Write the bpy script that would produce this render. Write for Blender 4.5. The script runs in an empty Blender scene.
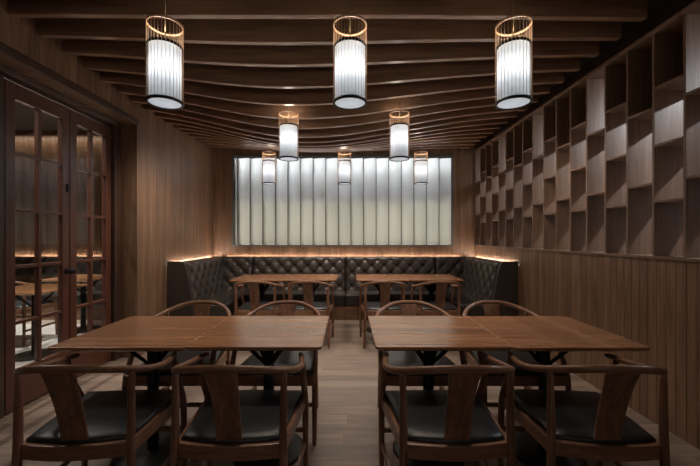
import bpy, math, random
from math import sin, cos, pi, radians, sqrt, floor, exp
from mathutils import Vector, Matrix
random.seed(7)
S = bpy.context.scene
COL = S.collection

# ------------------------------------------------------------------ camera
cd = bpy.data.cameras.new('camera'); cam = bpy.data.objects.new('camera', cd); COL.objects.link(cam)
cam.location = (0, 0, 1.30); cam.rotation_euler = (radians(90), 0, 0)
cd.sensor_width = 36; cd.lens = 345/700*36
cd.shift_x = 2.5/700; cd.shift_y = 4.0/700
cd.clip_start = 0.05; cd.clip_end = 60
S.camera = cam
# ------------------------------------------------------------------ world, exposure
w = bpy.data.worlds.new('world'); S.world = w; w.use_nodes = True
bg = w.node_tree.nodes['Background']; bg.inputs[0].default_value = (.60, .66, .75, 1); bg.inputs[1].default_value = .02
S.view_settings.view_transform = 'Standard'; S.view_settings.look = 'None'
S.view_settings.exposure = 0.15; S.view_settings.gamma = 1.0; S.view_settings.use_curve_mapping = False

# ------------------------------------------------------------------ lights of the room
def area(name, loc, direction, sx, sy, power, col):
    l = bpy.data.lights.new(name, 'AREA'); l.shape = 'RECTANGLE'; l.size = sx; l.size_y = sy
    l.energy = power; l.color = col
    o = bpy.data.objects.new(name, l); COL.objects.link(o); o.location = loc
    z = -Vector(direction).normalized(); y = Vector((0, 1, 0)); x = y.cross(z).normalized(); y = z.cross(x)
    o.rotation_euler = Matrix((x, y, z)).transposed().to_euler()
    return o
def spot(name, loc, target, power, col, deg=100, blend=.9, r=.16):
    l = bpy.data.lights.new(name, 'SPOT'); l.energy = power; l.color = col
    l.spot_size = radians(deg); l.spot_blend = blend; l.shadow_soft_size = r
    o = bpy.data.objects.new(name, l); COL.objects.link(o); o.location = loc
    o.rotation_euler = (Vector(target)-Vector(loc)).to_track_quat('-Z', 'Y').to_euler()
    return o
WARM = (1, .84, .70); NEUT = (1, .90, .80); COOL = (.84, .92, 1.0)
# long tube lamps in the corridor behind the screen wall and in the neighbouring room
area('corridor_tube', (3.24, 3.9, 2.69), (-.22, 0, -1), .03, 4.6, 215, (.88, .94, 1.0))
area('neighbour_tube', (-2.98, 3.1, 2.72), (.1, 0, -1), .04, 2.2, 42, (1, .96, .90)).data.spread = radians(110)
spot('neighbour_spot', (-4.5, 4.7, 3.0), (-4.35, 4.75, 0), 420, (1, .97, .93), 46, .5)
area('neighbour_cove', (-4.6, 5.70, 3.0), (0, .18, -1), 3.4, .04, 7, WARM)
# fill spots added between the beams, without fixtures
for x, y, tx, ty, p in ((-.42, 2.19, -.42, 2.35, 15), (.42, 2.19, .42, 2.35, 15),
                        (-.53, 5.05, -.75, 4.85, 38), (.53, 5.05, .75, 4.85, 38),
                        (0, 3.29, 0, 3.4, 20), (-1.45, 3.5, -2.1, 4.3, 32), (1.45, 3.29, 2.6, 3.2, 13)):
    spot('fill_spot', (x, y, 2.70 if abs(y-2.19) < .01 else 2.42), (tx, ty, 0), p*2.3, WARM, 120)
# ------------------------------------------------------------------ node helpers / materials
def newmat(name):
    m = bpy.data.materials.new(name); m.use_nodes = True
    nt = m.node_tree; b = nt.nodes['Principled BSDF']
    return m, nt, b
def N(nt, t, **kw):
    n = nt.nodes.new(t)
    for k, v in kw.items(): setattr(n, k, v)
    return n
def L(nt, a, b): nt.links.new(a, b)
def ramp(nt, fac, stops):
    r = N(nt, 'ShaderNodeValToRGB'); e = r.color_ramp.elements
    e[0].position, e[0].color = stops[0][0], (*stops[0][1], 1)
    e[1].position, e[1].color = stops[-1][0], (*stops[-1][1], 1)
    for p, c in stops[1:-1]:
        q = e.new(p); q.color = (*c, 1)
    L(nt, fac, r.inputs[0]); return r.outputs[0]
def mixc(nt, fac, a, b, mode='MIX'):
    m = N(nt, 'ShaderNodeMix', data_type='RGBA', blend_type=mode)
    for sock, v in ((m.inputs[0], fac), (m.inputs[6], a), (m.inputs[7], b)):
        if hasattr(v, 'is_linked'): L(nt, v, sock)
        elif isinstance(v, (int, float)): sock.default_value = v
        else: sock.default_value = (*v, 1)
    return m.outputs[2]
def plain(name, col, rough=.5, metal=0.0, noise=.0, bump=0.0, nscale=40):
    m, nt, b = newmat(name)
    b.inputs['Roughness'].default_value = rough; b.inputs['Metallic'].default_value = metal
    tc = N(nt, 'ShaderNodeTexCoord')
    n = N(nt, 'ShaderNodeTexNoise'); n.inputs['Scale'].default_value = nscale; n.inputs['Detail'].default_value = 4
    L(nt, tc.outputs['Object'], n.inputs['Vector'])
    k = noise or .06
    c = ramp(nt, n.outputs[0], [(.3, tuple(v*(1-k) for v in col)), (.7, tuple(min(1, v*(1+k)) for v in col))])
    L(nt, c, b.inputs['Base Color'])
    if bump:
        bp = N(nt, 'ShaderNodeBump'); bp.inputs['Strength'].default_value = bump; bp.inputs['Distance'].default_value = .002
        L(nt, n.outputs[0], bp.inputs['Height']); L(nt, bp.outputs[0], b.inputs['Normal'])
    return m
def wood(name, dark, mid, light, grain='X', rough=.4, scale=1.0, board=None, board_axis=None, board_var=.3, coords='Object', coat=0.0, figure=.5, board_len=None, offs=.0):
    """procedural wood; grain runs along the given axis; optional boards of width board along board_axis"""
    m, nt, b = newmat(name)
    tc = N(nt, 'ShaderNodeTexCoord'); oi = N(nt, 'ShaderNodeObjectInfo')
    sep = N(nt, 'ShaderNodeSeparateXYZ')
    L(nt, tc.outputs[coords], sep.inputs[0])
    vec = tc.outputs[coords]
    cell = None
    if board:
        def mth(op, a, bb=None):
            q = N(nt, 'ShaderNodeMath', operation=op)
            for i, v in enumerate((a, bb)):
                if v is None: continue
                if hasattr(v, 'is_linked'): L(nt, v, q.inputs[i])
                else: q.inputs[i].default_value = v
            return q.outputs[0]
        idx = mth('FLOOR', mth('DIVIDE', mth('SUBTRACT', sep.outputs[board_axis], offs), board))
        wn = N(nt, 'ShaderNodeTexWhiteNoise', noise_dimensions='2D')
        cb = N(nt, 'ShaderNodeCombineXYZ'); L(nt, idx, cb.inputs[0])
        if board_len:
            w1 = N(nt, 'ShaderNodeTexWhiteNoise', noise_dimensions='1D'); L(nt, idx, w1.inputs['W'])
            along = mth('ADD', mth('DIVIDE', sep.outputs[grain], board_len), w1.outputs['Value'])
            L(nt, mth('FLOOR', along), cb.inputs[1])
        L(nt, cb.outputs[0], wn.inputs['Vector'])
        cell = wn.outputs['Value']
    # random shift per object and per board
    add = N(nt, 'ShaderNodeVectorMath', operation='ADD')
    L(nt, vec, add.inputs[0])
    sh = N(nt, 'ShaderNodeMath', operation='MULTIPLY'); sh.inputs[1].default_value = 17.0
    L(nt, oi.outputs['Random'], sh.inputs[0])
    if cell is not None:
        s2 = N(nt, 'ShaderNodeMath', operation='MULTIPLY_ADD'); s2.inputs[1].default_value = 23.0
        L(nt, cell, s2.inputs[0]); L(nt, sh.outputs[0], s2.inputs[2]); L(nt, s2.outputs[0], add.inputs[1])
    else:
        L(nt, sh.outputs[0], add.inputs[1])
    mp = N(nt, 'ShaderNodeMapping')
    sc = {'X': (1.2, 14, 14), 'Y': (14, 1.2, 14), 'Z': (14, 14, 1.2)}[grain]
    mp.inputs['Scale'].default_value = tuple(v*scale for v in sc)
    L(nt, add.outputs[0], mp.inputs[0])
    n1 = N(nt, 'ShaderNodeTexNoise'); n1.inputs['Scale'].default_value = 1.0; n1.inputs['Detail'].default_value = 5; n1.inputs['Distortion'].default_value = 1.2
    L(nt, mp.outputs[0], n1.inputs['Vector'])
    mp2 = N(nt, 'ShaderNodeMapping')
    sc2 = {'X': (3, 90, 90), 'Y': (90, 3, 90), 'Z': (90, 90, 3)}[grain]
    mp2.inputs['Scale'].default_value = tuple(v*scale for v in sc2)
    L(nt, add.outputs[0], mp2.inputs[0])
    n2 = N(nt, 'ShaderNodeTexNoise'); n2.inputs['Scale'].default_value = 1.0; n2.inputs['Detail'].default_value = 3
    L(nt, mp2.outputs[0], n2.inputs['Vector'])
    mx = N(nt, 'ShaderNodeMath', operation='MULTIPLY_ADD'); mx.inputs[1].default_value = figure
    L(nt, n1.outputs[0], mx.inputs[0])
    m3 = N(nt, 'ShaderNodeMath', operation='MULTIPLY'); m3.inputs[1].default_value = 1-figure
    L(nt, n2.outputs[0], m3.inputs[0]); L(nt, m3.outputs[0], mx.inputs[2])
    c = ramp(nt, mx.outputs[0], [(.32, dark), (.5, mid), (.68, light)])
    if cell is not None:
        g = ramp(nt, cell, [(0, (1-board_var,)*3), (1, (1+board_var*.6,)*3)])
        c = mixc(nt, 1.0, c, g, 'MULTIPLY')
    L(nt, c, b.inputs['Base Color'])
    b.inputs['Roughness'].default_value = rough
    if coat:
        b.inputs['Coat Weight'].default_value = coat; b.inputs['Coat Roughness'].default_value = .21
    bp = N(nt, 'ShaderNodeBump'); bp.inputs['Strength'].default_value = .12; bp.inputs['Distance'].default_value = .0015
    L(nt, mx.outputs[0], bp.inputs['Height']); L(nt, bp.outputs[0], b.inputs['Normal'])
    return m
def emit(name, col, strength):
    m, nt, b = newmat(name)
    b.inputs['Base Color'].default_value = (*[min(1, v*.06) for v in col], 1)
    b.inputs['Emission Color'].default_value = (*col, 1); b.inputs['Emission Strength'].default_value = strength
    return m
def sheer(name, col, trans, rough=.6, em=None, em_s=0, weave=120):
    """fabric or paper that lets light through"""
    m, nt, b = newmat(name)
    tc = N(nt, 'ShaderNodeTexCoord'); n = N(nt, 'ShaderNodeTexNoise'); n.inputs['Scale'].default_value = weave
    L(nt, tc.outputs['Object'], n.inputs['Vector'])
    c = ramp(nt, n.outputs[0], [(.3, tuple(v*.95 for v in col)), (.7, col)])
    d = N(nt, 'ShaderNodeBsdfDiffuse'); t = N(nt, 'ShaderNodeBsdfTranslucent')
    L(nt, c, d.inputs[0]); L(nt, c, t.inputs[0])
    mx = N(nt, 'ShaderNodeMixShader'); mx.inputs[0].default_value = trans
    L(nt, d.outputs[0], mx.inputs[1]); L(nt, t.outputs[0], mx.inputs[2])
    out = nt.nodes['Material Output']; sh = mx.outputs[0]
    if em:
        e = N(nt, 'ShaderNodeEmission'); e.inputs[0].default_value = (*em, 1); e.inputs[1].default_value = em_s
        ad = N(nt, 'ShaderNodeAddShader'); L(nt, sh, ad.inputs[0]); L(nt, e.outputs[0], ad.inputs[1]); sh = ad.outputs[0]
    L(nt, sh, out.inputs[0]); nt.nodes.remove(b)
    return m
def glass(name):
    m, nt, b = newmat(name)
    tr = N(nt, 'ShaderNodeBsdfTransparent'); tr.inputs[0].default_value = (.90, .90, .88, 1)
    gl = N(nt, 'ShaderNodeBsdfGlossy'); gl.inputs['Roughness'].default_value = .02
    fa = N(nt, 'ShaderNodeLayerWeight'); fa.inputs[0].default_value = .5
    pw = N(nt, 'ShaderNodeMath', operation='POWER'); L(nt, fa.outputs['Facing'], pw.inputs[0]); pw.inputs[1].default_value = 4
    fr = N(nt, 'ShaderNodeMath', operation='MULTIPLY_ADD'); L(nt, pw.outputs[0], fr.inputs[0]); fr.inputs[1].default_value = .8; fr.inputs[2].default_value = .03
    mx = N(nt, 'ShaderNodeMixShader')
    L(nt, fr.outputs[0], mx.inputs[0]); L(nt, tr.outputs[0], mx.inputs[1]); L(nt, gl.outputs[0], mx.inputs[2])
    L(nt, mx.outputs[0], nt.nodes['Material Output'].inputs[0]); nt.nodes.remove(b)
    return m

BW = .0706   # width of the wall boards
M = {}
M['wall_y'] = wood('walnut boards', (.105, .055, .031), (.175, .098, .057), (.25, .148, .09), 'Z', .42, 1.0, BW, 'Y', .20)
M['wall_x'] = wood('walnut boards back', (.105, .055, .031), (.175, .098, .057), (.25, .148, .09), 'Z', .42, 1.0, BW, 'X', .20)
M['shelf'] = wood('walnut shelf', (.11, .062, .037), (.17, .10, .063), (.23, .142, .094), 'Z', .45)
M['beam'] = wood('dark walnut beam', (.11, .058, .033), (.20, .112, .067), (.28, .165, .103), 'X', .33)
M['floor'] = wood('oak plank floor', (.15, .108, .084), (.22, .162, .128), (.29, .218, .175), 'X', .52, 1.0, .12, 'Y', .30, board_len=1.3)
M['table'] = wood('warm table wood', (.20, .085, .038), (.33, .152, .070), (.45, .225, .112), 'X', .26, .8, .117, 'Y', .16, coat=.75, figure=.6, offs=-.351)
M['chair'] = wood('walnut chair wood', (.085, .036, .020), (.185, .088, .052), (.30, .155, .095), 'Z', .36, 1.3, figure=.65)
M['rail'] = wood('walnut rail wood', (.13, .058, .031), (.215, .105, .058), (.29, .15, .088), 'X', .33, 1.3)
M['door'] = wood('mahogany door wood', (.055, .019, .011), (.085, .031, .018), (.12, .046, .027), 'Z', .35, 1.0)
M['jamb'] = wood('dark jamb wood', (.030, .016, .011), (.05, .027, .018), (.075, .042, .028), 'Z', .4, 1.0)
M['plinth'] = wood('plinth wood', (.17, .085, .05), (.25, .135, .08), (.32, .18, .11), 'X', .4)
M['kick'] = plain('pale kick strip', (.80, .66, .56), .45)
M['leather'] = plain('dark brown leather', (.038, .031, .027), .34, bump=.25, noise=.2, nscale=60)
M['pad'] = plain('black seat leather', (.012, .013, .0145), .40, bump=.3, noise=.12, nscale=90)
M['iron'] = plain('black iron', (.015, .015, .016), .45, .6)
M['brass'] = plain('dull brass', (.35, .26, .15), .35, 1.0)
M['bamboo'] = wood('tan bamboo', (.42, .24, .13), (.55, .33, .19), (.66, .42, .26), 'Z', .45, 2)
M['grey'] = plain('grey plaster', (.42, .42, .43), .8, noise=.05, nscale=8)
M['dark'] = plain('dark ceiling paint', (.045, .036, .030), .8)
M['stone'] = plain('pale stone tile', (.62, .60, .56), .35, noise=.04, nscale=5)
M['frame'] = plain('grey window frame', (.10, .10, .10), .5)
M['shade'] = sheer('white lamp shade', (.56, .58, .60), .62, em=(.86, .93, 1.0), em_s=.05)
M['disc'] = sheer('white lamp diffuser', (.62, .64, .66), .62, em=(.90, .95, 1.0), em_s=.22)
M['bulb'] = emit('lamp bulb', (.92, .96, 1.0), 28)
M['led'] = emit('warm led strip', (1, .83, .70), 70)
M['slat'] = sheer('white blind fabric', (.74, .74, .71), .62)
M['pane_up'] = emit('bright upper pane', (.80, .87, .95), .55)
M['pane_low'] = emit('cream lower pane', (.95, .94, .79), 1.12)
M['tube'] = emit('light box tube', (.90, .95, 1.0), 27)
M['white'] = plain('white paint', (.40, .42, .45), .8)
M['fill_pane'] = emit('fill light pane', (1, .88, .77), .48)  # glow of the added fill window behind the camera
M['glass'] = glass('door glass')

# ------------------------------------------------------------------ mesh builder
class MB:
    def __init__(s): s.v = []; s.f = []; s.sm = []
    def add(s, vs, fs, smooth=False):
        o = len(s.v); s.v += [tuple(p) for p in vs]
        for f in fs: s.f.append(tuple(i+o for i in f)); s.sm.append(smooth)
        return s
    def box(s, x0, x1, y0, y1, z0, z1):
        v = [(x, y, z) for z in (z0, z1) for y in (y0, y1) for x in (x0, x1)]
        return s.add(v, [(0, 2, 3, 1), (4, 5, 7, 6), (0, 1, 5, 4), (2, 6, 7, 3), (0, 4, 6, 2), (1, 3, 7, 5)])
    def bar(s, a, b, w, h, up=(0, 0, 1), w2=None, h2=None):
        a, b = Vector(a), Vector(b); t = (b-a).normalized(); u = Vector(up)
        x = t.cross(u)
        if x.length < 1e-4: x = t.cross(Vector((1, 0, 0)))
        x.normalize(); y = x.cross(t); w2 = w2 or w; h2 = h2 or h
        v = []
        for p, ww, hh in ((a, w, h), (b, w2, h2)):
            for i, j in ((-1, -1), (1, -1), (1, 1), (-1, 1)): v.append(p+x*ww*.5*i+y*hh*.5*j)
        return s.add(v, [(3, 2, 1, 0), (4, 5, 6, 7), (0, 1, 5, 4), (1, 2, 6, 5), (2, 3, 7, 6), (3, 0, 4, 7)])
    def tube(s, pts, rad, n=12, flat=None, up=(0, 0, 1), cap=True):
        """sweep an ellipse along points; rad = number or list; flat = list of vertical factors"""
        P = [Vector(p) for p in pts]; k = len(P)
        R = rad if isinstance(rad, (list, tuple)) else [rad]*k
        F = flat if flat else [1]*k
        vs = []
        for i in range(k):
            t = (P[min(i+1, k-1)]-P[max(i-1, 0)]).normalized(); u = Vector(up)
            x = t.cross(u)
            if x.length < 1e-3: x = t.cross(Vector((1, 0, 0)))
            x.normalize(); y = x.cross(t)
            for j in range(n):
                a = 2*pi*j/n; vs.append(P[i]+x*cos(a)*R[i]+y*sin(a)*R[i]*F[i])
        fs = [(i*n+j, i*n+(j+1) % n, (i+1)*n+(j+1) % n, (i+1)*n+j) for i in range(k-1) for j in range(n)]
        s.add(vs, fs, True)
        if cap:
            o = len(s.v)-k*n
            s.f.append(tuple(o+j for j in range(n-1, -1, -1))); s.sm.append(False)
            s.f.append(tuple(o+(k-1)*n+j for j in range(n))); s.sm.append(False)
        return s
    def lathe(s, prof, n=32, c=(0, 0, 0), smooth=True, closed=False):
        vs = [(c[0]+r*cos(2*pi*j/n), c[1]+r*sin(2*pi*j/n), c[2]+z) for r, z in prof for j in range(n)]
        k = len(prof)
        fs = [(i*n+j, i*n+(j+1) % n, (i+1)*n+(j+1) % n, (i+1)*n+j) for i in range(k-1) for j in range(n)]
        if closed: fs += [((k-1)*n+j, (k-1)*n+(j+1) % n, (j+1) % n, j) for j in range(n)]
        return s.add(vs, fs, smooth)
    def prism(s, poly, z0, z1):
        n = len(poly)
        v = [(x, y, z0) for x, y in poly]+[(x, y, z1) for x, y in poly]
        return s.add(v, [tuple(range(n-1, -1, -1)), tuple(range(n, 2*n))]+[(i, (i+1) % n, n+(i+1) % n, n+i) for i in range(n)])
    def build(s, name, mat, parent=None, bevel=0, seg=2, sub=0, auto=False, **props):
        me = bpy.data.meshes.new(name); me.from_pydata(s.v, [], s.f); me.update()
        me.materials.append(mat)
        for p, k in zip(me.polygons, s.sm): p.use_smooth = k
        o = bpy.data.objects.new(name, me); COL.objects.link(o)
        if parent: o.parent = parent
        import bmesh
        bm = bmesh.new(); bm.from_mesh(me); bmesh.ops.recalc_face_normals(bm, faces=bm.faces); bm.to_mesh(me); bm.free()
        if bevel:
            b = o.modifiers.new('bevel', 'BEVEL'); b.width = bevel; b.segments = seg; b.limit_method = 'ANGLE'; b.angle_limit = radians(40)
        if sub:
            q = o.modifiers.new('sub', 'SUBSURF'); q.levels = sub; q.render_levels = sub
        for k, v in props.items(): o[k] = v
        return o
def spline(P, n=6):
    """Catmull-Rom through points"""
    P = [Vector(p) for p in P]; out = []
    for i in range(len(P)-1):
        a, b, c, d = P[max(i-1, 0)], P[i], P[i+1], P[min(i+2, len(P)-1)]
        for k in range(n):
            t = k/n
            out.append(.5*((2*b)+(c-a)*t+(2*a-5*b+4*c-d)*t*t+(3*b-a-3*c+d)*t**3))
    out.append(P[-1]); return out
def empty(name, loc, rz=0.0, label=None, cat=None, group=None):
    o = bpy.data.objects.new(name, None); COL.objects.link(o); o.location = loc; o.rotation_euler = (0, 0, rz)
    o.empty_display_size = .1
    tag(o, label, cat, group); return o
def tag(o, label=None, cat=None, group=None, kind=None):
    if label: o['label'] = label
    if cat: o['category'] = cat
    if group: o['group'] = group
    if kind: o['kind'] = kind
    return o
def copy_tree(o, parent=None):
    c = o.copy(); COL.objects.link(c)
    if parent: c.parent = parent
    for ch in list(o.children): copy_tree(ch, c)
    return c

# ------------------------------------------------------------------ room shell
XL, XR, XO = -2.27, 2.15, 2.49      # left wall, right wall face, outer face of the screen wall
YB, YF = 5.82, -2.6                 # back and front wall
ZC = 3.10
XD = -2.50                          # plane of the glazed doors
DY0, DY1, DZ = 1.10, 3.72, 2.51     # door opening
def panel(mb, axis, face, out, u0, u1, z0, z1, thick, u_ref=0.0):
    """board wall with V grooves; axis = direction of u ('X' or 'Y'); face = coordinate of visible face; out = sign of outward normal"""
    g, d = .0028, .004
    us = [(u0, 0)]
    k = math.ceil((u0-u_ref)/BW+1e-6)
    while u_ref+k*BW < u1-1e-4:
        c = u_ref+k*BW
        if c-g > u0+1e-4 and c+g < u1-1e-4: us += [(c-g, 0), (c, d), (c+g, 0)]
        k += 1
    us.append((u1, 0))
    back = face-out*thick
    def pt(u, q, z): return (q, u, z) if axis == 'Y' else (u, q, z)
    vs = []; n = len(us)
    for z in (z0, z1):
        vs += [pt(u, face-out*dd, z) for u, dd in us]
        vs += [pt(u, back, z) for u in (u0, u1)]
    m = n+2
    fs = [(i, i+1, m+i+1, m+i) for i in range(n-1)]
    fs += [(n-1, n+1, m+n+1, m+n-1), (n+1, n, m+n, m+n+1), (n, 0, m, m+n)]
    fs += [tuple(range(n-1, -1, -1))+(n, n+1), tuple(m+i for i in range(n))+(m+n+1, m+n)]
    mb.add(vs, fs)
wl = MB()
panel(wl, 'Y', XL, 1, DY1, YB, 0, ZC, .30)
panel(wl, 'Y', XL, 1, YF, DY0, 0, ZC, .30)
panel(wl, 'Y', XL, 1, DY0, DY1, DZ, ZC, .30)
wl.build('wall_left', M['wall_y'], kind='structure')
WX0, WX1, WZ0, WZ1 = -1.950, 1.785, 1.140, 2.690
wb = MB()
panel(wb, 'X', YB, -1, XL, WX0, 0, ZC, .25)
panel(wb, 'X', YB, -1, WX1, XO+.02, 0, ZC, .25)
panel(wb, 'X', YB, -1, WX0, WX1, 0, WZ0, .25)
panel(wb, 'X', YB, -1, WX0, WX1, WZ1, ZC, .25)
wb.build('wall_back', M['wall_x'], kind='structure')
wr = MB(); panel(wr, 'Y', XR, -1, YF, YB, 0, 1.145, XO-XR)
wr.build('wall_right', M['wall_y'], kind='structure')
wf = MB()
panel(wf, 'X', YF, 1, XL-.3, -1.9, 0, ZC, .2); panel(wf, 'X', YF, 1, 1.8, XO, 0, ZC, .2)
panel(wf, 'X', YF, 1, -1.9, 1.8, 0, .9, .2); panel(wf, 'X', YF, 1, -1.9, 1.8, 2.69, ZC, .2)
wf.build('wall_front', M['wall_x'], kind='structure')
MB().box(XD-.06, XO, YF, YB, -.08, 0).build('floor', M['floor'], kind='structure')
MB().box(-6.6, 4.5, YF-.2, YB+.25, ZC, ZC+.1).build('ceiling', M['dark'], kind='structure')
# corridor behind the screen wall
MB().box(XO-.03, XO, YF, YB-.001, 2.755, ZC-.001).build('trim_3', M['jamb'], kind='structure')
MB().box(4.3, 4.45, YF, YB+.25, 0, ZC).build('wall_corridor', M['grey'], kind='structure')
MB().box(XO, 4.3, YB, YB+.25, 0, ZC).build('wall_corridor_end', M['grey'], kind='structure')
MB().box(XO, 4.3, YF, YF+.1, 0, ZC).build('wall_corridor_front', M['grey'], kind='structure')
MB().box(XO, 4.3, YF, YB, -.08, 0).build('floor_corridor', M['grey'], kind='structure')
# neighbouring room beyond the doors
nb = MB(); panel(nb, 'X', YB, -1, -6.45, XL-.30, 0, ZC, .25)
nb.build('wall_neighbour', M['wall_x'], kind='structure')
MB().box(-6.6, -6.45, 1.0, YB+.25, 0, ZC).build('wall_neighbour_side', M['wall_y'], kind='structure')
MB().box(-6.45, XL-.3, .9, 1.0, 0, ZC).build('wall_neighbour_front', M['wall_x'], kind='structure')
MB().box(-6.45, XD-.06, 1.0, YB, -.08, 0).build('floor_neighbour', M['stone'], kind='structure')

# ---- door frame and the two glazed doors
df = MB()
df.box(XD-.07, XD+.06, DY1-.10, DY1-.001, 0, DZ)
df.box(XD-.07, XL-.002, DY0+.001, DY0+.06, 0, DZ)
df.box(XD-.07, XD+.022, 2.36, 2.494, 0, DZ-.05)
df.box(XD-.07, XD+.09, DY0+.06, DY1-.10, DZ-.05, DZ-.001)
df.build('trim_1', M['jamb'], kind='structure', bevel=.004)
tm = MB()
tm.box(XL+.001, XL+.022, DY0-.07, DY1+.004, DZ-.004, DZ+.06)
tm.build('trim_2', M['jamb'], kind='structure', bevel=.004)
def door(num, y0, y1, handle):
    root = empty('door_%d' % num, (XD, (y0+y1)/2, 0)); root['kind'] = 'structure'
    h = (y1-y0)/2; zb, zt = .015, 2.445; st = .075
    f = MB()
    f.box(-.022, .022, -h, -h+st, zb, zt); f.box(-.022, .022, h-st, h, zb, zt)
    f.box(-.022, .022, -h+st, h-st, zb, .30); f.box(-.022, .022, -h+st, h-st, 2.33, zt)
    f.build('door_frame', M['door'], root, bevel=.004)
    m = MB()
    m.box(-.018, .018, -.014, .014, .30, 2.33)
    for z in (.652, 1.075, 1.50, 1.93):
        m.box(-.016, .016, -h+st, h-st, z-.012, z+.012)
    m.build('muntin_grid', M['door'], root, bevel=.003)
    MB().box(-.003, .003, -h+st, h-st, .30, 2.33).build('glass_pane', M['glass'], root)
    if handle:
        k = MB(); s = handle
        k.lathe([(0, .0), (.026, 0), (.026, .006), (.010, .010), (.010, .035), (.026, .042), (.030, .056), (.022, .068), (0, .07)], 20)
        k.v = [(z+.022, s*(h-.035)+y, 1.0+x) for x, y, z in k.v]
        k.build('door_knob', M['iron'], root)
        q = MB().box(.02, .034, s*(h-.02)-.014, s*(h-.02)+.014, 1.70, 1.77)
        q.build('bolt', M['iron'], root, bevel=.003)
    return root
door(1, 2.50, 3.075, 1)
door(2, 3.085, 3.615, None)
door(3, 1.17, 1.76, 1)
door(4, 1.77, 2.355, None)

# ---- window with the back-lit blind
win = empty('window_1', (0, YB, 0)); win['kind'] = 'structure'
fr = MB()
t = .028
fr.box(WX0+.001, WX0+t, -.012, .20, WZ0+.001, WZ1-.001); fr.box(WX1-t, WX1-.001, -.012, .20, WZ0+.001, WZ1-.001)
fr.box(WX0+t, WX1-t, -.012, .20, WZ0+.001, WZ0+t); fr.box(WX0+t, WX1-t, -.012, .20, WZ1-t, WZ1-.001)
fr.build('window_frame', M['frame'], win, bevel=.003)
w2 = empty('fill_window', (0, YF, 0)); w2['kind'] = 'structure'  # unseen glowing window added behind the camera to light beams and chair backs
f2 = MB()
for a, b in ((-1.899, -1.86), (-.07, -.03), (1.76, 1.799)): f2.box(a, b, -.15, .01, .901, 2.689)
f2.box(-1.86, 1.76, -.15, .01, .901, .94); f2.box(-1.86, 1.76, -.15, .01, 2.65, 2.689)
f2.build('window_frame', M['frame'], w2)
MB().box(-1.86, 1.76, -.12, -.11, .94, 2.65).build('pane', M['fill_pane'], w2)
ZT = 1.925
lb = MB()      # unseen light box with head tube, added to grade the upper slats' glow
lb.box(WX0-.02, WX1+.02, .42, .44, ZT-.03, WZ1+.02)
lb.box(WX0-.02, WX1+.02, .251, .42, WZ1, WZ1+.02)
lb.box(WX0+t, WX1-t, .088, .42, ZT-.012, ZT+.004)
lb.box(WX0-.02, WX0, .251, .42, ZT, WZ1); lb.box(WX1, WX1+.02, .251, .42, ZT, WZ1)
lb.build('light_box', M['white'], win)
MB().box(WX0+t, WX1-t, .135, .145, WZ0+t, ZT-.014).build('lower_pane', M['pane_low'], win)
MB().box(WX0+t+.02, WX1-t-.02, .22, .26, WZ1-t-.055, WZ1-t-.015).build('light_box_tube', M['tube'], win)  # tube of the added light box
blind = empty('vertical_blind', (0, YB, WZ0), 0, 'wide white vertical blind glowing in the window of the back wall', 'blind')
MB().box(WX0+t, WX1-t, .02, .06, WZ1-t-WZ0-.03, WZ1-t-WZ0-.002).build('head_rail', M['frame'], blind)
PITCH = .2121; OV = .030
def slat(x0, x1):
    mb = MB(); n = 14; vs = []
    for i in range(n+1):
        q = i/n; x = x0+(x1-x0)*q
        y = .085-.092*q-.030*sin(pi*q)
        for z in (t+.006, WZ1-WZ0-t-.034): vs.append((x, y, z))
    fs = [(2*i, 2*i+1, 2*i+3, 2*i+2) for i in range(n)]
    mb.add(vs, fs, True); return mb
xe = -1.847
xs = [(WX0+t+.004, xe)]
while xe < WX1-t-.02:
    xs.append((xe-OV, min(xe+PITCH, WX1-t-.003))); xe += PITCH
for a, b in xs:
    o = slat(a, b).build('slat', M['slat'], blind)
    MB().box(b-.011, b+.0005, -.013, -.0085, t+.006, WZ1-WZ0-t-.034).build('gap_shade_strip', M['frame'], o)  # dark strip standing in for the shaded gap where slats overlap
    if b < WX1-t-.05: MB().box(b-.034, b+.034, .088, .112, t+.001, WZ1-WZ0-t-.036).build('shade_bar', M['frame'], blind)  # unseen dark bar added to cast soft shade on the slat edges

# ---- screen wall of open box shelves
sh = empty('partition_shelf', (XR, 0, 1.145), 0, 'tall walnut screen of staggered open box shelves above the wall panelling', 'shelf')
PCH = .226; Y0 = 2.201; D = XO-XR; ZS = 2.72-1.145; TH = .018
k0, k1 = -7, 15
MB().box(-.012, D, Y0+k0*PCH-.02, YB-.002, 0.0005, .022).build('base_board', M['shelf'], sh, bevel=.002)
MB().box(-.012, D, Y0+k0*PCH-.02, YB-.002, ZS, ZS+.032).build('top_rail', M['shelf'], sh, bevel=.002)
for k in range(k0, k1+2):
    y = Y0+k*PCH
    if k == k1+1: y = YB-TH/2-.001
    MB().box(0, D, y-TH/2, y+TH/2, .022, ZS).build('divider', M['shelf'], sh, bevel=.0015)
    if k <= k1:
        ya, yb = y-PCH+TH/2, y-TH/2
        if k > k0:
            pass
for k in range(k0+1, k1+2):
    yb = (Y0+k*PCH if k <= k1 else YB-TH/2-.001)-TH/2; ya = Y0+(k-1)*PCH+TH/2
    zs = (2.208, 1.676) if k % 2 == 0 else (2.338, 1.938, 1.546)
    if k % 4:
        MB().box(D-.012, D-.001, ya, yb, zs[0]-1.145+TH/2, ZS).build('back_panel', M['shelf'], sh)
    for z in zs:
        z -= 1.145
        MB().box(.001, D, ya, yb, z-TH/2, z+TH/2).build('shelf_board', M['shelf'], sh, bevel=.0015)

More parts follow.
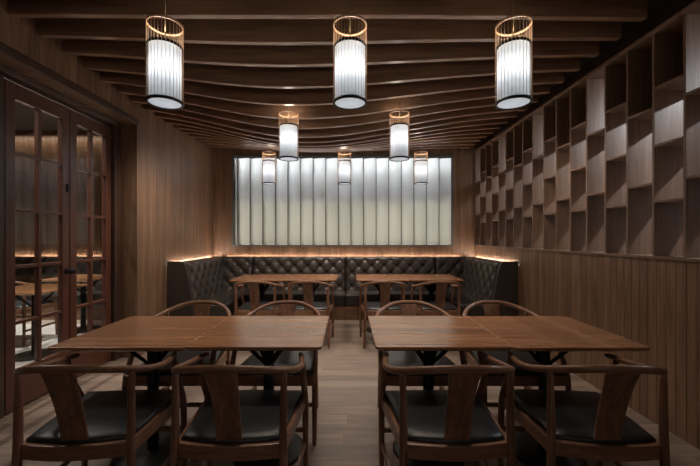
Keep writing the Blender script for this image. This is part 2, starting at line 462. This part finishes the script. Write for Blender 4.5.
# ---- wavy ceiling beams
AY = [(1.0, .0), (2.2, .0), (2.3, .01), (2.52, .066), (2.74, .12), (2.96, .20), (3.18, .266), (3.4, .318), (3.62, .346), (3.84, .376), (4.06, .374),
      (4.28, .362), (4.5, .332), (4.72, .29), (4.94, .245), (5.16, .195), (5.38, .15), (5.6, .105), (6, .06)]
def amp(y):
    for (a, p), (b, q) in zip(AY, AY[1:]):
        if a <= y <= b: return p+(q-p)*(y-a)/(b-a)
    return 0
def zbeam(x, y):
    s = 1.2 if x > -.5 else .95
    return 2.79-amp(y)*exp(-.5*((x+.5)/s)**2)-.025*max(0, (x-.4)/1.5)
ORD = ['first', 'second', 'third', 'fourth', 'fifth', 'sixth', 'seventh', 'eighth', 'ninth', 'tenth', 'eleventh', 'twelfth', 'thirteenth', 'fourteenth', 'fifteenth', 'sixteenth', 'seventeenth']
for j in range(-4, 16):
    y = 2.3+.22*j; mb = MB(); vs = []; n = 48; x0, x1 = XL+.002, 2.0
    for i in range(n+1):
        x = x0+(x1-x0)*i/n; zb = zbeam(x, y); zt = ZC-.004
        vs += [(x, y, zb), (x, y+.045, zb), (x, y+.045, zt), (x, y, zt)]
    fs = [(4*i+a, 4*i+(a+1) % 4, 4*i+4+(a+1) % 4, 4*i+4+a) for i in range(n) for a in range(4)]
    fs += [(3, 2, 1, 0), tuple(4*n+a for a in range(4))]
    mb.add(vs, fs)
    o = mb.build('ceiling_beam', M['beam'], bevel=.003)
    if j < 0: lab = 'dark walnut ceiling beam above the viewer, beyond the top of the picture'
    elif j < 10: lab = '%s wavy dark walnut ceiling beam counted from the viewer towards the back window' % ORD[j]
    else: lab = 'wavy dark walnut ceiling beam far back, half hidden behind lower dipping beams'
    tag(o, lab, 'beam', 'wavy ceiling beams')

# ------------------------------------------------------------------ tables
def rounded(x0, x1, y0, y1, r, n=4):
    P = []
    for cx, cy, a0 in ((x1-r, y1-r, 0), (x0+r, y1-r, 90), (x0+r, y0+r, 180), (x1-r, y0+r, 270)):
        for i in range(n+1):
            a = radians(a0+90*i/n); P.append((cx+r*cos(a), cy+r*sin(a)))
    return P
def make_table():
    root = empty('pedestal_table', (0, 0, 0))
    mb = MB(); r = .02
    lo = rounded(-.335, .335, -.335, .335, r); hi = rounded(-.349, .349, -.349, .349, r)
    n = len(lo); vs = [(x, y, .716) for x, y in lo]+[(x, y, .726) for x, y in hi]+[(x, y, .74) for x, y in hi]
    fs = [tuple(range(n-1, -1, -1)), tuple(range(2*n, 3*n))]
    for k in (0, 1): fs += [(k*n+i, k*n+(i+1) % n, (k+1)*n+(i+1) % n, (k+1)*n+i) for i in range(n)]
    mb.add(vs, fs); mb.build('table_top', M['table'], root, bevel=.0025)
    b = MB(); b.box(-.19, .19, -.19, .19, .708, .7155); b.build('top_plate', M['iron'], root, bevel=.002)
    c = MB(); c.tube([(0, 0, .022), (0, 0, .71)], .032, 20); c.build('column', M['iron'], root)
    for sx, sy in ((1, 1), (1, -1), (-1, 1), (-1, -1)):
        q = MB(); q.bar((.02*sx, .02*sy, .54), (.13*sx, .13*sy, .706), .028, .020); q.build('brace', M['iron'], root, bevel=.002)
    d = MB(); d.lathe([(0, .024), (.06, .024), (.20, .014), (.215, .008), (.215, 0), (0, 0)], 40); d.build('base_disc', M['iron'], root)
    return root
tproto = make_table()
tl = [
 (-1.18, 2.095, 'front wooden table nearest the glazed doors', 'front'),
 (-.48, 2.105, 'front wooden table at the aisle on the side of the glazed doors', 'front'),
 (.494, 2.105, 'front wooden table at the aisle on the side of the box shelves', 'front'),
 (1.194, 2.095, 'front wooden table nearest the wall with the box shelves', 'front'),
 (-1.192, 4.83, 'back wooden table tucked into the corner banquette below the glazed door wall', 'back'),
 (-.492, 4.83, 'back wooden table at the aisle on the side of the glazed doors', 'back'),
 (.472, 4.83, 'back wooden table at the aisle on the side of the box shelves', 'back'),
 (1.172, 4.83, 'back wooden table tucked into the corner banquette below the box shelves', 'back'),
]
for i, (x, y, lab, g) in enumerate(tl):
    o = tproto if i == 0 else copy_tree(tproto)
    o.location = (x, y, 0); tag(o, lab, 'table', 'front wooden tables' if g == 'front' else 'back wooden tables')

# ------------------------------------------------------------------ chairs
def make_chair():
    root = empty('armchair', (0, 0, 0))
    # horseshoe rail
    half = [(0, -.352, .802), (.10, -.342, .796), (.18, -.295, .775), (.235, -.232, .750), (.265, -.16, .728), (.275, -.08, .713), (.268, 0, .704), (.252, .10, .697), (.243, .13, .695)]
    full = [(-x, y, z) for x, y, z in half[:0:-1]]+half
    pts = spline(full, 6); k = len(pts)
    R = []; F = []
    for i in range(k):
        q = abs(i/(k-1)*2-1)       # 0 mid back, 1 tips
        R.append(.0125+.002*q*(1-q)*4*.6 if q < .93 else .0125*(1-.25*(q-.93)/.07)); F.append(1.32-.32*min(1, q*1.6))
    MB().tube(pts, R, 14, F).build('top_rail', M['rail'], root)
    # splat
    mb = MB(); n = 14; vs = []
    for i in range(n+1):
        q = i/n; z = .425+(.790-.425)*q
        y = -.243-.102*q+.012*sin(pi*q)
        hw = (.054+.007*q) if q < .85 else (.060+.004*(q-.85)/.15)
        hw -= .004*sin(pi*q)
        vs += [(-hw, y-.006, z), (hw, y-.006, z), (hw, y+.006, z), (-hw, y+.006, z)]
    fs = [(4*i+a, 4*i+(a+1) % 4, 4*i+4+(a+1) % 4, 4*i+4+a) for i in range(n) for a in range(4)]+[(3, 2, 1, 0), tuple(4*n+a for a in range(4))]
    mb.add(vs, fs); mb.build('splat', M['chair'], root, bevel=.003)
    for s in (-1, 1):
        P = spline([(.236*s, -.268, 0), (.230*s, -.258, .22), (.224*s, -.252, .42), (.224*s, -.248, .60), (.226*s, -.246, .752)], 5)
        rr = [.0125+.0045*sin(pi*min(1, i/(len(P)-1)*1.05))**1 for i in range(len(P))]
        MB().tube(P, rr, 12).build('leg', M['chair'], root)
        P = spline([(.262*s, .205, 0), (.262*s, .20, .22), (.262*s, .185, .42), (.262*s, .115, .56), (.258*s, .072, .698)], 5)
        rr = [.0125+.0045*sin(pi*i/(len(P)-1)) for i in range(len(P))]
        MB().tube(P, rr, 12).build('leg', M['chair'], root)
        q = MB(); q.bar((.228*s, -.24, .17), (.260*s, .19, .17), .016, .026); q.build('stretcher', M['chair'], root, bevel=.004)
    q = MB(); q.bar((-.258, .195, .25), (.258, .195, .25), .016, .026); q.build('stretcher', M['chair'], root, bevel=.004)
    # seat frame with curved rear apron
    def outline(e):
        P = []
        for i in range(9):
            q = i/8*2-1; P.append((q*(.220+e), -.243-.028*(1-q*q)-e))
        P += [(.262+e, .205), (.25+e, .220+e), (0, .226+e), (-.25-e, .220+e), (-.262-e, .205)]
        return P
    o_, i_ = outline(.006), outline(-.022); n = len(o_)
    vs = [(x, y, .383) for x, y in o_]+[(x, y, .447) for x, y in o_]+[(x, y, .447) for x, y in i_]+[(x, y, .383) for x, y in i_]
    fs = [(a*n+i, a*n+(i+1) % n, ((a+1) % 4)*n+(i+1) % n, ((a+1) % 4)*n+i) for a in range(4) for i in range(n)]
    MB().add(vs, fs).build('seat_frame', M['rail'], root, bevel=.004)
    # seat pad : domed
    mb = MB(); rings = [(-.024, .40), (-.012, .448), (-.012, .458), (-.022, .468), (-.05, .474), (-.12, .478)]
    vs = []
    for e, z in rings:
        for x, y in outline(-.012):
            sx = max(0, 1+(e+.012)/.24); vs.append((x*sx, y*sx, z))
    fs = [tuple(range(n-1, -1, -1))]
    for a in range(len(rings)-1): fs += [(a*n+i, a*n+(i+1) % n, (a+1)*n+(i+1) % n, (a+1)*n+i) for i in range(n)]
    fs.append(tuple((len(rings)-1)*n+i for i in range(n)))
    mb.add(vs, fs, True); mb.build('seat_pad', M['pad'], root)
    for ch in root.children:
        for v in ch.data.vertices: v.co.x *= 1.01; v.co.z *= .98
    return root
cproto = make_chair()
cl = [
 (-1.157, 1.695, 3.5, 'walnut armchair with turned splat nearest the glazed doors, back to the viewer', 'front'),
 (-.495, 1.695, 0, 'walnut armchair with straight splat, back to the viewer, on the door side of the aisle', 'front'),
 (.455, 1.695, 1, 'walnut armchair with strongly figured splat, back to viewer, shelf side of the aisle', 'front'),
 (1.102, 1.695, -3.5, 'walnut armchair with tilted splat nearest the shelf wall, back to the viewer', 'front'),
 (-1.135, 2.365, 180, 'walnut armchair facing the viewer across the front table nearest the glazed doors', 'across'),
 (-.472, 2.365, 180, 'walnut armchair facing the viewer across the front aisle table on the door side', 'across'),
 (.480, 2.365, 180, 'walnut armchair facing the viewer across the front aisle table on the shelf side', 'across'),
 (1.125, 2.365, 180, 'walnut armchair facing the viewer across the front table nearest the shelf wall', 'across'),
 (-1.08, 4.295, 0, 'small far walnut armchair at the back corner table on the door side', 'back'),
 (-.455, 4.295, 0, 'small far walnut armchair at the back aisle table on the door side', 'back'),
 (.435, 4.295, 0, 'small far walnut armchair at the back aisle table on the shelf side', 'back'),
 (1.085, 4.295, 0, 'small far walnut armchair at the back corner table on the shelf side', 'back'),
 (-4.22, 3.70, -85, 'armchair seen through the door glass turned sideways to its table', 'next'),
 (-4.13, 4.38, 4, 'armchair seen through the door glass with its back to the doors', 'next'),
]
GR = dict(front='chairs with their backs to the viewer', across='chairs facing the viewer', back='chairs at the back tables', next='chairs in the neighbouring room')
for i, (x, y, a, lab, g) in enumerate(cl):
    o = cproto if i == 0 else copy_tree(cproto)
    o.location = (x, y, 0); o.rotation_euler = (0, 0, radians(a)); tag(o, lab, 'chair', GR[g])
for x, y, lab in ((-3.44, 3.80, 'table on a round black foot standing on the bright floor beyond the door glass'),
                  (-3.70, 4.83, 'table at the banquette of the neighbouring room beyond the door glass')):
    o = copy_tree(tproto); o.location = (x, y, 0); tag(o, lab, 'table', 'tables in the neighbouring room')

# ------------------------------------------------------------------ banquettes
BZ0, BZ1 = .43, .985
def tuft(u, v):
    a = u/.207+v/.214; b = u/.207-v/.214
    p = (abs(sin(pi*a))*abs(sin(pi*b)))**.4
    da, db = a-round(a), b-round(b)
    du, dv = (da+db)/2*.207, (da-db)/2*.214
    return .55*p+.45*(1-exp(-(du*du+dv*dv)/.0011))
def back_panel(mb, org, du, nrm, length, u_off=0.0, thick=.11, step=.0125):
    """tufted back along du from org, front face along nrm"""
    org, du, nrm = Vector(org), Vector(du), Vector(nrm); H = BZ1-BZ0
    nu = max(2, int(length/step)); prof = []
    nv = int(H/step)
    vs = []
    for i in range(nu+1):
        u = length*i/nu; eu = min(1, min(u, length-u)/.035)**.5
        for j in range(nv+1):
            q = j/nv; v = H*q
            lean = .085*(1-q)
            top = max(0, (v-(H-.05))/.05); ev = (1-top**2)**.5 if top < 1 else 0
            tz = 1 if v > .07 else v/.07
            d = lean+.034*(tuft(u+u_off, v-.075)*tz+.9*(1-tz))*eu*max(.0, ev)+.02*ev*eu
            vs.append(org+du*u+nrm*(d)+Vector((0, 0, BZ0+v)))
    fs = [(i*(nv+1)+j, (i+1)*(nv+1)+j, (i+1)*(nv+1)+j+1, i*(nv+1)+j+1) for i in range(nu) for j in range(nv)]
    mb.add(vs, fs, True)
    # buttons
    r = 0
    for r in range(0, 6):
        v = .075+.107*r
        if v > H-.03: break
        k = -2
        while True:
            u = (k+(.5 if r % 2 else 0))*.207-u_off; k += 1
            if u > length-.03: break
            if u < .03: continue
            c = org+du*u+nrm*(.085*(1-v/H)+.022)+Vector((0, 0, BZ0+v))
            R = .012; pts = []; up = Vector((0, 0, 1))
            for a in range(3):
                ph = a*pi/5
                for b in range(8):
                    th = 2*pi*b/8
                    pts.append(c+nrm*R*.7*cos(ph)+(du*cos(th)+up*sin(th))*R*sin(ph+.0001))
            mb.add(pts, [(a*8+b, a*8+(b+1) % 8, a*8+8+(b+1) % 8, a*8+8+b) for a in range(2) for b in range(8)], True)
def pad_box(x0, x1, y0, y1, z0, z1, name, mat, root, bev=.03):
    return MB().box(x0, x1, y0, y1, z0, z1).build(name, mat, root, bevel=bev, seg=4)
SZ0, SZ1 = .262, .445
def straight(x0, x1, lab, uo, yb=YB, yfront=5.13):
    root = empty('banquette', ((x0+x1)/2, yb, 0), 0, lab, 'sofa', 'tufted leather banquette sections')
    h = (x1-x0)/2-.002; yb_ = -.085
    mb = MB(); back_panel(mb, (-h, -.21, 0), (1, 0, 0), (0, -1, 0), 2*h, uo); mb.build('tufted_back', M['leather'], root)
    MB().box(-h-.0018, h+.0018, -.212, yb_, .10, BZ1-.006).build('back_shell', M['leather'], root, bevel=.012, seg=3)
    pad_box(-h, h, yfront-yb, -.215, SZ0, SZ1, 'seat_cushion', M['leather'], root)
    MB().box(-h, h, yfront-yb+.02, -.22, .06, SZ0-.002).build('plinth', M['plinth'], root, bevel=.002)
    MB().box(-h, h, yfront-yb+.015, -.22, 0, .058).build('kick_strip', M['kick'], root, bevel=.002)
    return root
straight(-1.53, -.035, 'long tufted leather banquette under the window, on the door side of the aisle', .05)
straight(-.035, 1.42, 'long tufted leather banquette under the window, on the shelf side of the aisle', .10)
def corner(side, lab):
    xw = XL if side < 0 else XR; xi = -1.53 if side < 0 else 1.42; s = -side   # s points into the room
    ya, yb = 4.36, YB
    root = empty('corner_banquette', (xw, yb, 0), 0, lab, 'sofa', 'corner banquettes')
    wd = abs(xi-xw)-.002; ln = yb-ya
    # side back: along y
    mb = MB(); back_panel(mb, (s*.21, -ln+.005, 0), (0, 1, 0), (s, 0, 0), ln-.215, .03); mb.build('tufted_back', M['leather'], root)
    mb = MB(); back_panel(mb, (min(s*.21, s*wd), -.21, 0), (1, 0, 0), (0, -1, 0), wd-.21, .0); mb.build('tufted_back', M['leather'], root)
    a, b = sorted((s*.085, s*.212))
    MB().box(a, b, -ln, -.085, .10, BZ1-.006).build('back_shell', M['leather'], root, bevel=.012, seg=3)
    # upholstered wing closing the end of the back
    w = MB(); poly = [(.004, .06), (.325, .06), (.322, .44), (.300, .62), (.270, .80), (.240, .93), (.215, .98), (.19, .992), (.004, .992)]
    vs = [(s*x, -ln-.035, z) for x, z in poly]+[(s*x, -ln+.004, z) for x, z in poly]; n = len(poly)
    w.add(vs, [tuple(range(n)), tuple(range(2*n-1, n-1, -1))]+[(i, (i+1) % n, n+(i+1) % n, n+i) for i in range(n)])
    w.build('end_wing', M['leather'], root, bevel=.008, seg=3)
    a, b = sorted((s*.213, s*wd))
    MB().box(a, b, -.212, -.085, .10, BZ1-.006).build('back_shell', M['leather'], root, bevel=.012, seg=3)
    a, b = sorted((s*.215, s*wd))
    MB().box(a, b, -ln+.006, -.215, SZ0, SZ1).build('seat_cushion', M['leather'], root, bevel=.03, seg=4)
    a, b = sorted((s*.22, s*(wd-.02)))
    MB().box(a, b, -ln+.02, -.22, .06, SZ0-.002).build('plinth', M['plinth'], root, bevel=.002)
    MB().box(a, b, -ln+.015, -.22, 0, .058).build('kick_strip', M['kick'], root, bevel=.002)
corner(-1, 'corner banquette with tufted leather back against the glazed door wall')
corner(1, 'corner banquette with tufted leather back below the box shelves')
straight(-6.1, -2.80, 'tufted banquette of the neighbouring room seen through the door glass', .02)

# led strips behind the banquette backs
def led(x0, x1, y0, y1, lab):
    o = MB().box(x0, x1, y0, y1, BZ1-.045, BZ1-.030).build('led_strip', M['led'])
    tag(o, lab, 'light strip', 'warm light strips behind the banquettes')
led(XL+.25, XR-.25, YB-.022, YB-.010, 'warm light strip glowing on the wall below the window')
led(XL+.010, XL+.022, 4.42, YB-.05, 'warm light strip glowing above the banquette on the glazed door wall')
led(XR-.022, XR-.010, 4.42, YB-.05, 'warm light strip glowing above the banquette below the box shelves')
led(-6.1, -2.85, YB-.022, YB-.010, 'warm light strip above the banquette beyond the door glass')

# ------------------------------------------------------------------ pendant lamps
LZ0, LZ1, LR = 2.045, 2.487, .0935
def make_lamp():
    root = empty('pendant_lamp', (0, 0, LZ0))
    H = LZ1-LZ0; W = H*.715
    mb = MB(); mb.lathe([(LR-.004, H-.011), (LR+.002, H-.011), (LR+.002, H), (LR-.004, H)], 48, closed=True); mb.build('top_ring', M['bamboo'], root)
    rb = MB()
    for i in range(30):
        a = 2*pi*i/30; x, y = (LR-.0005)*cos(a), (LR-.0005)*sin(a)
        rb.tube([(x, y, .004), (x, y, H-.008)], .0015, 6)
    rb.build('ribs', M['bamboo'], root)
    mb = MB(); mb.lathe([(LR-.010, .012), (LR-.010, W)], 48); mb.build('shade', M['shade'], root)
    mb = MB(); mb.lathe([(LR-.009, W-.006), (LR-.003, W-.006), (LR-.003, W+.008), (LR-.009, W+.008)], 48, closed=True); mb.build('upper_band', M['iron'], root)
    mb = MB(); mb.lathe([(LR-.009, 0), (LR+.002, 0), (LR+.002, .014), (LR-.009, .014)], 48, closed=True); mb.build('lower_band', M['iron'], root)
    mb = MB(); mb.lathe([(0, .004), (LR-.010, .004), (LR-.010, .0055), (0, .0055)], 48); mb.build('bottom_diffuser', M['disc'], root)
    mb = MB(); mb.lathe([(0, .145), (.012, .15), (.021, .165), (.024, .185), (.018, .205), (.010, .225), (0, .226)], 16); mb.build('bulb', M['bulb'], root)
    mb = MB(); mb.tube([(0, 0, .226), (0, 0, .305)], .012, 12)
    for i in range(3):
        a = 2*pi*i/3; mb.tube([(0, 0, W), ((LR-.008)*cos(a), (LR-.008)*sin(a), W)], .002, 6)
    mb.build('bulb_holder', M['iron'], root)
    l = bpy.data.lights.new('lamp_light', 'POINT'); l.energy = 1.6; l.color = (1, .88, .74); l.shadow_soft_size = .05
    lo = bpy.data.objects.new('lamp_light', l); COL.objects.link(lo); lo.parent = root; lo.location = (0, 0, .40)
    return root
lp = make_lamp()
LY = (1.93, 3.33, 4.75)
ll = [
 (-1.02, LY[0], 'large white ribbed pendant lamp hanging over the front table nearest the glazed doors', 'front'),
 (.014, LY[0], 'large white ribbed pendant lamp hanging over the middle of the aisle in front', 'front'),
 (.928, LY[0], 'large white ribbed pendant lamp hanging over the front table beside the box shelves', 'front'),
 (-.565, LY[1], 'middle-row white pendant lamp in front of the blind, on the door side', 'mid'),
 (.498, LY[1], 'middle-row white pendant lamp in front of the blind, on the shelf side', 'mid'),
 (-1.104, LY[2], 'small far pendant lamp in front of the blind, on the door side', 'back'),
 (-.043, LY[2], 'small far pendant lamp before the centre of the blind', 'back'),
 (1.033, LY[2], 'small far pendant lamp in front of the blind, on the shelf side', 'back'),
]
GL = dict(front='front row of pendant lamps', mid='middle row of pendant lamps', back='far row of pendant lamps')
for i, (x, y, lab, g) in enumerate(ll):
    o = lp if i == 0 else copy_tree(lp)
    # keep each cord clear of the beams it passes between
    j = (y-2.3)/.22; gap = round(j-.6)+.6; y = 2.3+.22*gap if y > 2.3 else y
    o.location = (x, y, LZ0); tag(o, lab, 'lamp', GL[g])
    MB().tube([(0, 0, .30), (0, 0, ZC-LZ0-.002)], .0028, 8).build('cord', M['brass'], o)
